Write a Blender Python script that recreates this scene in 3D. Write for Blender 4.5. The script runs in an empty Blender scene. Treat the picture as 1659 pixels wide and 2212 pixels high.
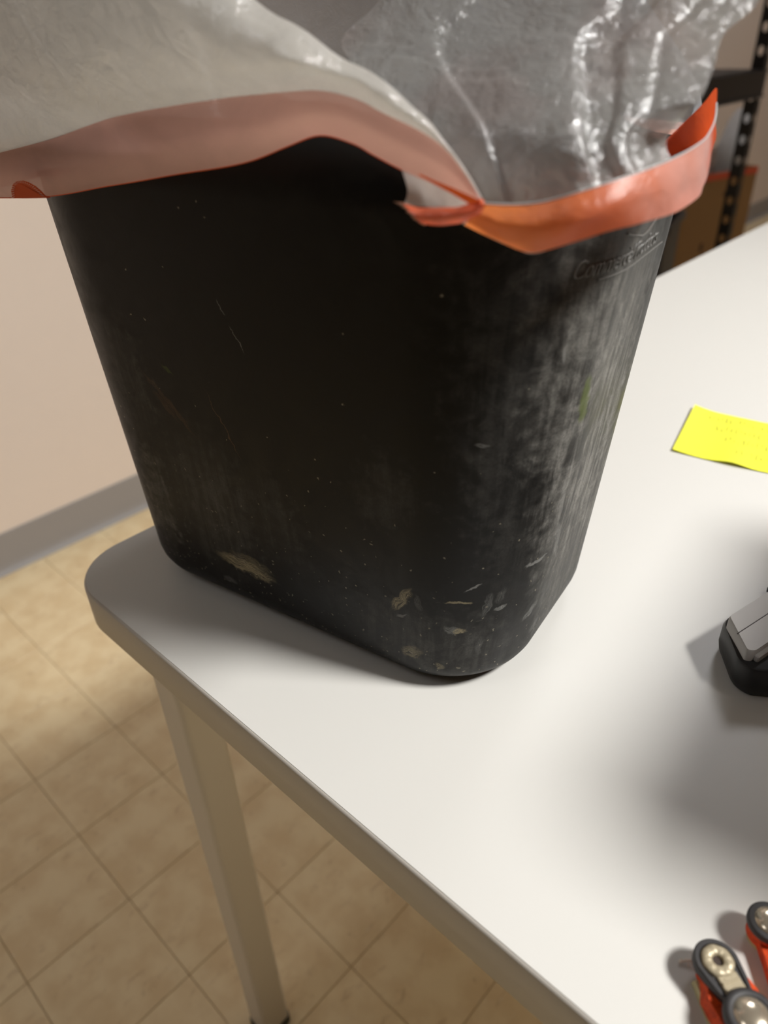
import bpy, bmesh, math, random
from mathutils import Vector, Matrix, noise
random.seed(7)
SC = bpy.context.scene
COL = SC.collection
PI = math.pi

# ---------------------------------------------------------------- camera, world, lights, exposure
CAM_LOC = Vector((0.48625, -0.14569, 1.06856))
yaw, pitch, roll = 2.34780, 0.57912, -0.04048
fw = Vector((math.cos(yaw)*math.cos(pitch), math.sin(yaw)*math.cos(pitch), -math.sin(pitch)))
rt = fw.cross(Vector((0, 0, 1))).normalized()
up = rt.cross(fw)
rt2 = math.cos(roll)*rt + math.sin(roll)*up
up2 = -math.sin(roll)*rt + math.cos(roll)*up
cam = bpy.data.cameras.new('camera')
cam.sensor_fit = 'HORIZONTAL'
cam.sensor_width = 36.0
cam.lens = 36.0*1596.5/1659.0
cam.clip_start = 0.01
cam.dof.use_dof = True
cam.dof.focus_distance = 0.42
cam.dof.aperture_fstop = 8.0
co = bpy.data.objects.new('camera', cam)
COL.objects.link(co)
co.matrix_world = Matrix(((rt2.x, up2.x, -fw.x, CAM_LOC.x), (rt2.y, up2.y, -fw.y, CAM_LOC.y), (rt2.z, up2.z, -fw.z, CAM_LOC.z), (0, 0, 0, 1)))
SC.camera = co

w = bpy.data.worlds.new('world'); SC.world = w; w.use_nodes = True
w.node_tree.nodes['Background'].inputs[0].default_value = (0.9, 0.86, 0.8, 1)
w.node_tree.nodes['Background'].inputs[1].default_value = 0.022

CEIL = 3.20
# (x, y, power, size_x, size_y)
FILL_LAMPS = [(-0.30, 3.1, 25, 0.6, 1.2), (1.6, 4.9, 11, 0.6, 1.2), (-0.2, -1.6, 7, 0.6, 1.2)]  # unseen lamps added on the ceiling as ambient fill
FILL_COL = (0.97, 0.97, 1.0)

# soft spotlight on the ceiling, to the right of the table, aimed at it
SPOT_LOC, SPOT_AIM = Vector((1.97, 0.84, 3.08)), Vector((0.0, 0.3, 0.5))
sl = bpy.data.lights.new('spotlight_beam', 'SPOT')
sl.energy = 510; sl.color = (1.0, .985, .96); sl.spot_size = math.radians(66); sl.spot_blend = .8; sl.shadow_soft_size = .30
SPOT_OBJ = bpy.data.objects.new('spotlight_beam', sl); COL.objects.link(SPOT_OBJ)
SPOT_OBJ.location = SPOT_LOC; SPOT_OBJ.rotation_euler = (SPOT_AIM-SPOT_LOC).to_track_quat('-Z', 'Y').to_euler()

SC.view_settings.view_transform = 'Standard'
SC.view_settings.look = 'None'
SC.view_settings.gamma = 1.0
SC.view_settings.use_curve_mapping = False
SC.view_settings.exposure = 0.0

# ---------------------------------------------------------------- helpers
def srgb(r, g, b):
    f = lambda c: ((c/255)/12.92 if c/255 <= .04045 else ((c/255+.055)/1.055)**2.4)
    return (f(r), f(g), f(b), 1)

def link(o, parent=None):
    COL.objects.link(o)
    if parent: o.parent = parent
    return o

def mobj(name, verts, faces, m, parent=None, smooth=False, uvs=None):
    me = bpy.data.meshes.new(name)
    me.from_pydata([tuple(v) for v in verts], [], faces)
    if m: me.materials.append(m)
    if smooth:
        me.polygons.foreach_set('use_smooth', [True]*len(me.polygons))
    if uvs:
        l = me.uv_layers.new(name='UVMap')
        for lp in me.loops: l.data[lp.index].uv = uvs[lp.vertex_index]
    me.update()
    return link(bpy.data.objects.new(name, me), parent)

def bmobj(name, bm, m, parent=None, smooth=False):
    me = bpy.data.meshes.new(name)
    bmesh.ops.recalc_face_normals(bm, faces=bm.faces)
    bm.to_mesh(me); bm.free()
    if m: me.materials.append(m)
    if smooth: me.polygons.foreach_set('use_smooth', [True]*len(me.polygons))
    return link(bpy.data.objects.new(name, me), parent)

def thing(name, label, cat, loc=(0, 0, 0), rz=0, group=None):
    o = bpy.data.objects.new(name, None); COL.objects.link(o)
    o.empty_display_size = .05
    o.location = loc; o.rotation_euler = (0, 0, rz)
    o['label'] = label; o['category'] = cat
    if group: o['group'] = group
    return o

def box(bm, x0, x1, y0, y1, z0, z1, bev=0, seg=2):
    r = bmesh.ops.create_cube(bm, size=1)
    vs = r['verts']
    for v in vs:
        v.co = Vector(((x0+x1)/2+v.co.x*(x1-x0), (y0+y1)/2+v.co.y*(y1-y0), (z0+z1)/2+v.co.z*(z1-z0)))
    if bev:
        es = list({e for v in vs for e in v.link_edges})
        bmesh.ops.bevel(bm, geom=es, offset=bev, segments=seg, affect='EDGES', profile=.5)

def prism(bm, pts, z0, z1, bev=0, seg=2):
    """extrude an outline (xy list, ccw) from z0 to z1"""
    a = [bm.verts.new((x, y, z0)) for x, y in pts]
    b = [bm.verts.new((x, y, z1)) for x, y in pts]
    n = len(pts)
    fs = [bm.faces.new(a[::-1]), bm.faces.new(b)]
    for i in range(n): fs.append(bm.faces.new((a[i], a[(i+1) % n], b[(i+1) % n], b[i])))
    if bev:
        es = [e for e in fs[1].edges]
        bmesh.ops.bevel(bm, geom=es, offset=bev, segments=seg, affect='EDGES', profile=.5)
    return a, b

def rrect(x0, x1, y0, y1, r, n=8):
    p = []
    for cx, cy, t0 in ((x1-r, y0+r, -PI/2), (x1-r, y1-r, 0), (x0+r, y1-r, PI/2), (x0+r, y0+r, PI)):
        for i in range(n+1):
            t = t0+i/n*PI/2; p.append((cx+r*math.cos(t), cy+r*math.sin(t)))
    return p

def tube(bm, pts, rad, n=8, flat=1.0):
    pts = [Vector(p) for p in pts]
    rings = []
    for i, p in enumerate(pts):
        d = (pts[min(i+1, len(pts)-1)]-pts[max(i-1, 0)]).normalized()
        s = d.cross(Vector((0, 0, 1)))
        if s.length < 1e-4: s = Vector((1, 0, 0))
        s.normalize(); t = s.cross(d)
        r = rad[i] if isinstance(rad, (list, tuple)) else rad
        rings.append([bm.verts.new(p+s*r*math.cos(a*2*PI/n)+t*r*flat*math.sin(a*2*PI/n)) for a in range(n)])
    for a, b in zip(rings, rings[1:]):
        for i in range(n): bm.faces.new((a[i], a[(i+1) % n], b[(i+1) % n], b[i]))
    bm.faces.new(rings[0][::-1]); bm.faces.new(rings[-1])

def cr(p, t):
    """catmull-rom through list p (tuples) at t in [0,len-1]"""
    n = len(p); i = min(int(t), n-2); f = t-i
    a, b, c, d = p[max(i-1, 0)], p[i], p[i+1], p[min(i+2, n-1)]
    return [0.5*((2*b[k])+(-a[k]+c[k])*f+(2*a[k]-5*b[k]+4*c[k]-d[k])*f*f+(-a[k]+3*b[k]-3*c[k]+d[k])*f**3) for k in range(len(b))]

def sheet(grid, nu, nv, disp=None, wrap=False):
    """grid[i][j] -> dense smooth grid; returns verts, faces, uvs, (rows, cols)"""
    ni, nj = len(grid), len(grid[0])
    fine = [[cr(row, j/nv*1.0) for j in range((nj-1)*nv+1)] for row in grid]
    V, UV = [], []
    R = (ni-1)*nu+1; K = len(fine[0])
    for i in range(R):
        for j in range(K):
            P = cr([f[j] for f in fine], i/nu) if False else None
    cols = [[f[j] for f in fine] for j in range(K)]
    for i in range(R):
        for j in range(K):
            V.append(Vector(cr(cols[j], i/nu))); UV.append((i/nu, j/nv))
    if disp:
        # displace along the local normal
        N = []
        for i in range(R):
            for j in range(K):
                a = V[min(i+1, R-1)*K+j]-V[max(i-1, 0)*K+j]; b = V[i*K+min(j+1, K-1)]-V[i*K+max(j-1, 0)]
                n = a.cross(b); N.append(n.normalized() if n.length > 1e-12 else Vector((0, 0, 1)))
        V = [v+n*disp(u[0], u[1], v) for v, n, u in zip(V, N, UV)]
    F = [(i*K+j, (i+1)*K+j, (i+1)*K+j+1, i*K+j+1) for i in range(R-1) for j in range(K-1)]
    return V, F, UV

# ---------------------------------------------------------------- material helpers
class NT:
    def __init__(s, name):
        s.m = bpy.data.materials.new(name); s.m.use_nodes = True
        s.t = s.m.node_tree; s.n = s.t.nodes; s.b = s.n['Principled BSDF']; s.out = s.n['Material Output']
    def add(s, typ, **kw):
        n = s.n.new(typ)
        for k, v in kw.items(): setattr(n, k, v)
        return n
    def put(s, sock, v):
        if v is None: return
        if hasattr(v, 'links') or hasattr(v, 'is_linked'): s.t.links.new(v, sock)
        else: sock.default_value = v
    def coord(s, kind='Object', scale=(1, 1, 1), rot=(0, 0, 0), loc=(0, 0, 0)):
        c = s.add('ShaderNodeTexCoord'); mp = s.add('ShaderNodeMapping')
        s.t.links.new(c.outputs[kind], mp.inputs[0])
        mp.inputs['Scale'].default_value = scale; mp.inputs['Rotation'].default_value = rot; mp.inputs['Location'].default_value = loc
        return mp.outputs[0]
    def noise(s, vec, scale, detail=4, rough=.5, dist=0):
        n = s.add('ShaderNodeTexNoise'); s.put(n.inputs['Vector'], vec)
        n.inputs['Scale'].default_value = scale; n.inputs['Detail'].default_value = detail
        n.inputs['Roughness'].default_value = rough; n.inputs['Distortion'].default_value = dist
        return n.outputs[0]
    def ramp(s, v, stops):
        n = s.add('ShaderNodeMapRange'); n.interpolation_type = 'SMOOTHSTEP'
        s.put(n.inputs[0], v); a, b, c, d = stops
        n.inputs[1].default_value = a; n.inputs[2].default_value = b; n.inputs[3].default_value = c; n.inputs[4].default_value = d
        return n.outputs[0]
    def math(s, op, a, b=None, clamp=False):
        n = s.add('ShaderNodeMath', operation=op, use_clamp=clamp); s.put(n.inputs[0], a)
        if b is not None: s.put(n.inputs[1], b)
        return n.outputs[0]
    def mix(s, f, a, b):
        n = s.add('ShaderNodeMix', data_type='RGBA'); s.put(n.inputs[0], f); s.put(n.inputs[6], a); s.put(n.inputs[7], b)
        return n.outputs[2]
    def bump(s, h, strength=.3, dist=.001):
        n = s.add('ShaderNodeBump'); s.put(n.inputs['Height'], h)
        n.inputs['Strength'].default_value = strength; n.inputs['Distance'].default_value = dist
        return n.outputs[0]

def plain(name, col, rough=.5, metal=0, spec=.5, bump=None, var=.0):
    s = NT(name); b = s.b
    v = s.coord()
    if var:
        f = s.noise(v, 30, 4)
        c2 = tuple(min(1, c*(1-var)) for c in col[:3])+(1,)
        s.put(b.inputs['Base Color'], s.mix(f, col, c2))
    else: b.inputs['Base Color'].default_value = col
    b.inputs['Roughness'].default_value = rough; b.inputs['Metallic'].default_value = metal
    b.inputs['Specular IOR Level'].default_value = spec
    if bump:
        s.put(b.inputs['Normal'], s.bump(s.noise(v, bump[0], 3), bump[1], bump[2]))
    return s.m

# ---------------------------------------------------------------- materials
def mat_tile(k):
    s = NT('vinyl_tile'); v = s.coord('Object', loc=(k*3.1, k*1.7, 0))
    v2 = s.coord('Object', scale=(1, .5, 1), rot=(0, 0, .6+k))
    n1 = s.noise(v2, 55, 5, .6, .8); n2 = s.noise(v, 20, 4); n3 = s.noise(v2, 90, 4, .6, .5)
    c = s.mix(s.ramp(n2, (.35, .65, 0, 1)), srgb(234, 214, 174), srgb(222, 198, 156))
    c = s.mix(s.ramp(n1, (.56, .74, 0, .5)), c, srgb(184, 152, 112))
    c = s.mix(s.ramp(n3, (.60, .74, 0, .5)), c, srgb(234, 218, 188))
    s.put(s.b.inputs['Base Color'], c); s.b.inputs['Roughness'].default_value = .42
    s.put(s.b.inputs['Normal'], s.bump(n2, .1, .0006))
    return s.m
M_TILES = [mat_tile(k) for k in range(3)]
M_GROUT = plain('floor_joint', srgb(186, 160, 120), .8)
M_WALL = plain('wall_paint', srgb(230, 214, 200), .75, bump=(220, .25, .001), var=.03)
M_CEIL = plain('ceiling_paint', srgb(150, 148, 143), .9)
M_BASE = plain('vinyl_cove_base', srgb(150, 145, 142), .5)
M_TABLE = plain('white_laminate', srgb(224, 222, 216), .36, bump=(900, .05, .0003))
M_EDGE = plain('edge_banding', srgb(196, 190, 180), .45, bump=(300, .06, .0004))
M_LEG = plain('painted_leg_metal', srgb(214, 208, 200), .36)
M_BLACK = plain('black_plastic', srgb(16, 16, 17), .42, bump=(400, .1, .0005))
M_STEEL_BLACK = plain('black_powder_coat', srgb(20, 17, 17), .5)
M_CARD = plain('cardboard', srgb(150, 112, 66), .8, var=.12)
M_RED = plain('red_orange_tape', srgb(205, 82, 48), .5)
M_PALE = plain('pale_grey_shell', srgb(168, 164, 160), .45)
M_LINE = plain('dark_seam', srgb(70, 66, 64), .7)
M_NOTE = plain('yellow_paper', srgb(250, 250, 70), .7)
M_INK = plain('faded_ink', srgb(205, 205, 62), .8)
M_RUBBER = plain('dark_grey_rubber', srgb(52, 50, 50), .55, bump=(600, .2, .0005))
M_CREAM = plain('worn_cream_metal', srgb(198, 184, 154), .4, .25, bump=(500, .35, .0008), var=.35)
M_CHROME = plain('polished_cream_metal', srgb(225, 212, 190), .18, .8)
M_THREAD = plain('frayed_thread', srgb(236, 220, 204), .8)
M_GREYBAG = plain('blue_grey_plastic', srgb(58, 60, 66), .5)
def mat_cord():
    s = NT('orange_cord'); v = s.coord('Object', scale=(1, 1, 1))
    wv = s.add('ShaderNodeTexWave'); s.put(wv.inputs[0], v); wv.inputs['Scale'].default_value = 420; wv.inputs['Distortion'].default_value = 3
    n = s.noise(v, 400, 3)
    s.put(s.b.inputs['Base Color'], s.mix(s.ramp(n, (.4, .7, 0, .7)), srgb(240, 82, 14), srgb(176, 48, 6)))
    s.b.inputs['Roughness'].default_value = .7
    s.put(s.b.inputs['Normal'], s.bump(wv.outputs[1], .6, .0006))
    return s.m
M_CORD = mat_cord()
M_WEB = plain('cream_webbing', srgb(205, 196, 150), .75, bump=(700, .5, .0006))

def mat_film(name, col, gloss=.35, rough=.18, trans=.45, alpha=.08, bscale=(1, 1, 1), bstr=.5, streak=None, tint=None):
    s = NT(name); s.n.remove(s.b)
    v = s.coord('Object', scale=bscale)
    big = s.noise(v, 28, 4, .55, .6); fine = s.noise(v, 150, 5, .62, 1.2)
    hgt = s.math('ADD', s.math('MULTIPLY', big, 1.0), s.math('MULTIPLY', fine, .22))
    nb = s.bump(hgt, bstr, .004)
    c = s.mix(s.ramp(big, (.3, .7, 0, 1)), col, tuple(x*.90 for x in col[:3])+(1,))
    if tint: c = s.mix(s.ramp(s.noise(s.coord('Object', scale=(1, 1, .6)), 16, 3), (.48, .62, 0, .6)), c, tint)
    df = s.add('ShaderNodeBsdfDiffuse'); tl = s.add('ShaderNodeBsdfTranslucent'); gl = s.add('ShaderNodeBsdfGlossy'); tr = s.add('ShaderNodeBsdfTransparent')
    for n in (df, tl): s.put(n.inputs['Color'], c); s.put(n.inputs['Normal'], nb)
    gl.inputs['Roughness'].default_value = rough; s.put(gl.inputs['Normal'], nb)
    m1 = s.add('ShaderNodeMixShader'); m1.inputs[0].default_value = trans
    s.t.links.new(df.outputs[0], m1.inputs[1]); s.t.links.new(tl.outputs[0], m1.inputs[2])
    fr = s.add('ShaderNodeLayerWeight'); fr.inputs[0].default_value = .25; s.put(fr.inputs['Normal'], nb)
    gf = s.math('MINIMUM', s.math('ADD', s.math('MULTIPLY', s.math('POWER', fr.outputs['Facing'], 3.0), .5*gloss+.08), .03+gloss*.16), .6)
    m2 = s.add('ShaderNodeMixShader'); s.put(m2.inputs[0], gf)
    s.t.links.new(m1.outputs[0], m2.inputs[1]); s.t.links.new(gl.outputs[0], m2.inputs[2])
    m3 = s.add('ShaderNodeMixShader'); m3.inputs[0].default_value = alpha
    s.t.links.new(m2.outputs[0], m3.inputs[1]); s.t.links.new(tr.outputs[0], m3.inputs[2])
    s.t.links.new(m3.outputs[0], s.out.inputs[0])
    return s.m
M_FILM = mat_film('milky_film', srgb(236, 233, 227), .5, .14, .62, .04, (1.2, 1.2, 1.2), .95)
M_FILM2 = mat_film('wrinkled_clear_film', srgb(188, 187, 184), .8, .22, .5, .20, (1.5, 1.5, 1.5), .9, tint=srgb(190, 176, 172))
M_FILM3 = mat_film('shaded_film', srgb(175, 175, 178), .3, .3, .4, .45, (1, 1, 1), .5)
M_HEM = mat_film('pink_hem_film', srgb(255, 200, 184), .15, .2, .65, .05, (1, 1, 1.5), .15)

def mat_hem_right():
    # orange tape pressed against the film at the front corner, looser and paler further along (UV.x runs along the hem)
    m = mat_film('orange_hem_film', srgb(240, 130, 84), .12, .34, .52, 0, (1.3, 1.3, 1.6), .5)
    t = m.node_tree
    uv = t.nodes.new('ShaderNodeTexCoord'); sp = t.nodes.new('ShaderNodeSeparateXYZ'); t.links.new(uv.outputs['UV'], sp.inputs[0])
    no = t.nodes.new('ShaderNodeTexNoise'); no.inputs['Scale'].default_value = 45; t.links.new(uv.outputs['Object'], no.inputs[0])
    ad = t.nodes.new('ShaderNodeMath'); ad.operation = 'MULTIPLY_ADD'; ad.inputs[1].default_value = 3.0
    t.links.new(no.outputs[0], ad.inputs[0]); t.links.new(sp.outputs[0], ad.inputs[2])
    r = t.nodes.new('ShaderNodeValToRGB'); mr = t.nodes.new('ShaderNodeMapRange'); mr.inputs[1].default_value = 1.5; mr.inputs[2].default_value = 13
    t.links.new(ad.outputs[0], mr.inputs[0]); t.links.new(mr.outputs[0], r.inputs[0])
    e = r.color_ramp.elements
    e[0].position = 0; e[0].color = srgb(255, 156, 84); e[1].position = 1; e[1].color = srgb(240, 98, 50)
    for p, c in ((.30, (255, 142, 84)), (.43, (248, 138, 96)), (.52, (250, 170, 148)), (.70, (250, 192, 180)), (.78, (240, 98, 50))):
        x = e.new(p); x.color = srgb(*c)
    for n in t.nodes:
        if n.type in ('BSDF_DIFFUSE', 'BSDF_TRANSLUCENT'): t.links.new(r.outputs[0], n.inputs['Color'])
    return m
M_HEM2 = mat_hem_right()
M_TAPE = mat_film('orange_drawstring', srgb(250, 112, 48), .2, .25, .4, 0, (1, 1, 1), .2)
M_TAPE_DEEP = mat_film('deep_orange_drawstring', srgb(236, 98, 28), .1, .3, .2, 0, (1, 1, 1), .1)
M_FLAP = mat_film('torn_flap_film', srgb(220, 205, 194), .15, .3, .45, .15, (1, 1, 1), .3)
M_TOOTH = plain('perforation_film', srgb(240, 190, 172), .4)
M_BAGWHITE = mat_film('white_bag', srgb(225, 225, 225), .3, .3, .3, 0, (1, 1, 1), .3)
# control points measured in the bin's own frame (u along the front, v depth, z up)
CUFF=[[[-0.2661,-0.112,0.2682],[-0.2526,-0.1175,0.275],[-0.2521,-0.117,0.2802],[-0.2361,-0.123,0.2858],[-0.1949,-0.133,0.3164],[-0.1713,-0.135,0.3447],[-0.1622,-0.129,0.3751],[-0.1754,-0.115,0.3967],[-0.2476,-0.085,0.3924],[-0.2896,-0.07,0.3765]],[[-0.2018,-0.112,0.2647],[-0.1869,-0.1175,0.273],[-0.1835,-0.117,0.2796],[-0.1698,-0.123,0.285],[-0.1351,-0.133,0.3143],[-0.1156,-0.135,0.3415],[-0.1088,-0.129,0.3707],[-0.1211,-0.115,0.3913],[-0.1831,-0.085,0.387],[-0.218,-0.07,0.372]],[[-0.1723,-0.112,0.2598],[-0.1566,-0.1175,0.2714],[-0.1518,-0.117,0.281],[-0.139,-0.123,0.2863],[-0.1063,-0.133,0.3144],[-0.0877,-0.135,0.3406],[-0.0809,-0.129,0.3687],[-0.0919,-0.115,0.3884],[-0.1485,-0.085,0.3841],[-0.1797,-0.07,0.3696]],[[-0.0992,-0.112,0.2657],[-0.087,-0.1175,0.2802],[-0.0839,-0.117,0.2925],[-0.0736,-0.123,0.2967],[-0.0488,-0.133,0.3196],[-0.0354,-0.135,0.3413],[-0.0321,-0.129,0.3651],[-0.043,-0.115,0.3822],[-0.0909,-0.085,0.3777],[-0.1163,-0.07,0.3638]],[[-0.0537,-0.112,0.2734],[-0.0414,-0.1175,0.2889],[-0.0372,-0.117,0.3023],[-0.0287,-0.123,0.3056],[-0.0099,-0.133,0.3239],[-0.001,-0.135,0.3418],[-0.001,-0.129,0.3619],[-0.0127,-0.115,0.3767],[-0.0554,-0.085,0.3717],[-0.0774,-0.07,0.3579]],[[-0.014,-0.112,0.2798],[-0.0039,-0.1175,0.2946],[-0.0008,-0.117,0.3074],[0.0065,-0.123,0.3102],[0.0216,-0.133,0.3254],[0.028,-0.135,0.3404],[0.0264,-0.129,0.3575],[0.0149,-0.115,0.3703],[-0.0231,-0.085,0.3647],[-0.0421,-0.07,0.3509]],[[0.0209,-0.112,0.2852],[0.0265,-0.1175,0.2986],[0.0261,-0.117,0.3104],[0.0324,-0.123,0.3123],[0.0445,-0.133,0.3229],[0.0488,-0.135,0.3334],[0.0457,-0.129,0.3455],[0.0341,-0.115,0.3545],[-0.0009,-0.085,0.3464],[-0.0179,-0.07,0.331]],[[0.0408,-0.112,0.2891],[0.0484,-0.1175,0.3015],[0.0504,-0.117,0.3123],[0.0559,-0.123,0.3137],[0.0656,-0.133,0.3207],[0.0682,-0.135,0.3277],[0.0638,-0.129,0.3357],[0.0522,-0.115,0.3415],[0.02,-0.085,0.3315],[0.0049,-0.07,0.3148]],[[0.0596,-0.112,0.2948],[0.0654,-0.1175,0.3047],[0.0662,-0.117,0.3133],[0.0714,-0.123,0.3144],[0.0811,-0.133,0.3196],[0.0844,-0.135,0.3247],[0.0815,-0.129,0.3304],[0.0716,-0.115,0.3344],[0.0426,-0.085,0.3234],[0.0295,-0.07,0.3064]],[[0.0758,-0.112,0.2992],[0.081,-0.1175,0.307],[0.0815,-0.117,0.3138],[0.0847,-0.1208,0.3145],[0.0917,-0.1273,0.3175],[0.095,-0.1285,0.3204],[0.0949,-0.1247,0.3236],[0.0897,-0.115,0.3256],[0.0705,-0.0922,0.3177],[0.0612,-0.0808,0.3068]],[[0.0904,-0.112,0.297],[0.0958,-0.1175,0.3047],[0.0969,-0.117,0.3114],[0.0991,-0.1198,0.3119],[0.1037,-0.1246,0.3142],[0.1058,-0.1255,0.3165],[0.1057,-0.1227,0.3189],[0.1016,-0.115,0.3202],[0.0867,-0.0955,0.3138],[0.079,-0.0858,0.3055]],[[0.1004,-0.112,0.2931],[0.1063,-0.1175,0.3007],[0.1082,-0.117,0.3071],[0.1099,-0.1194,0.3075],[0.1133,-0.1233,0.3096],[0.1148,-0.1241,0.3116],[0.1144,-0.1218,0.3136],[0.1109,-0.115,0.3147],[0.0982,-0.0971,0.3087],[0.0914,-0.0881,0.3014]],[[0.1121,-0.112,0.2888],[0.118,-0.1175,0.2966],[0.1201,-0.117,0.3031],[0.121,-0.1183,0.3034],[0.1229,-0.1205,0.3046],[0.1238,-0.121,0.3057],[0.1238,-0.1196,0.3068],[0.1215,-0.115,0.3071],[0.1123,-0.1006,0.3028],[0.1067,-0.0934,0.298]],[[0.1245,-0.112,0.285],[0.1294,-0.1175,0.2924],[0.1309,-0.117,0.2985],[0.131,-0.1173,0.2985],[0.1313,-0.1177,0.2988],[0.1315,-0.1178,0.299],[0.1314,-0.1175,0.2992],[0.1301,-0.115,0.299],[0.124,-0.1042,0.2966],[0.1192,-0.0987,0.2943]],[[0.1338,-0.112,0.2828],[0.1375,-0.1175,0.2879],[0.138,-0.117,0.2917],[0.1382,-0.1172,0.2918],[0.1386,-0.1176,0.2919],[0.1388,-0.1176,0.292],[0.1389,-0.1174,0.2921],[0.1378,-0.115,0.2917],[0.1322,-0.1043,0.289],[0.1276,-0.0989,0.2866]],[[0.1429,-0.112,0.28],[0.146,-0.1175,0.2817],[0.1462,-0.117,0.2821],[0.1462,-0.1171,0.2822],[0.1463,-0.1172,0.2823],[0.1463,-0.1172,0.2823],[0.1462,-0.1172,0.2824],[0.1452,-0.115,0.282],[0.1401,-0.1047,0.2792],[0.1358,-0.0996,0.2768]]]
HEM=[[[0.141,-0.119,0.2739],[0.1458,-0.123,0.2788],[0.1465,-0.119,0.2818]],[[0.1512,-0.119,0.2706],[0.1533,-0.123,0.2771],[0.1516,-0.119,0.2816]],[[0.1607,-0.117,0.2676],[0.1619,-0.121,0.2758],[0.1597,-0.117,0.2818]],[[0.1674,-0.115,0.2671],[0.1695,-0.119,0.2762],[0.1684,-0.115,0.2831]],[[0.1795,-0.112,0.2711],[0.1808,-0.116,0.2797],[0.1793,-0.112,0.2864]],[[0.1912,-0.102,0.2742],[0.1912,-0.106,0.2828],[0.189,-0.102,0.2895]],[[0.1997,-0.082,0.2751],[0.1989,-0.086,0.2842],[0.1961,-0.082,0.2917]],[[0.2014,-0.055,0.2754],[0.2006,-0.059,0.2849],[0.1981,-0.055,0.2928]],[[0.2,-0.035,0.2772],[0.1996,-0.039,0.2865],[0.1976,-0.035,0.2943]],[[0.1957,-0.012,0.2837],[0.1958,-0.016,0.2917],[0.1944,-0.012,0.2985]],[[0.1909,0.015,0.2872],[0.1901,0.011,0.2972],[0.1876,0.015,0.3061]],[[0.1869,0.026,0.2793],[0.1849,0.022,0.2901],[0.1813,0.026,0.2998]],[[0.1783,0.026,0.2713],[0.1773,0.022,0.2825],[0.1745,0.026,0.2924]],[[0.1691,0.018,0.2651],[0.1695,0.014,0.2754],[0.1679,0.018,0.2842]]]
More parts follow.
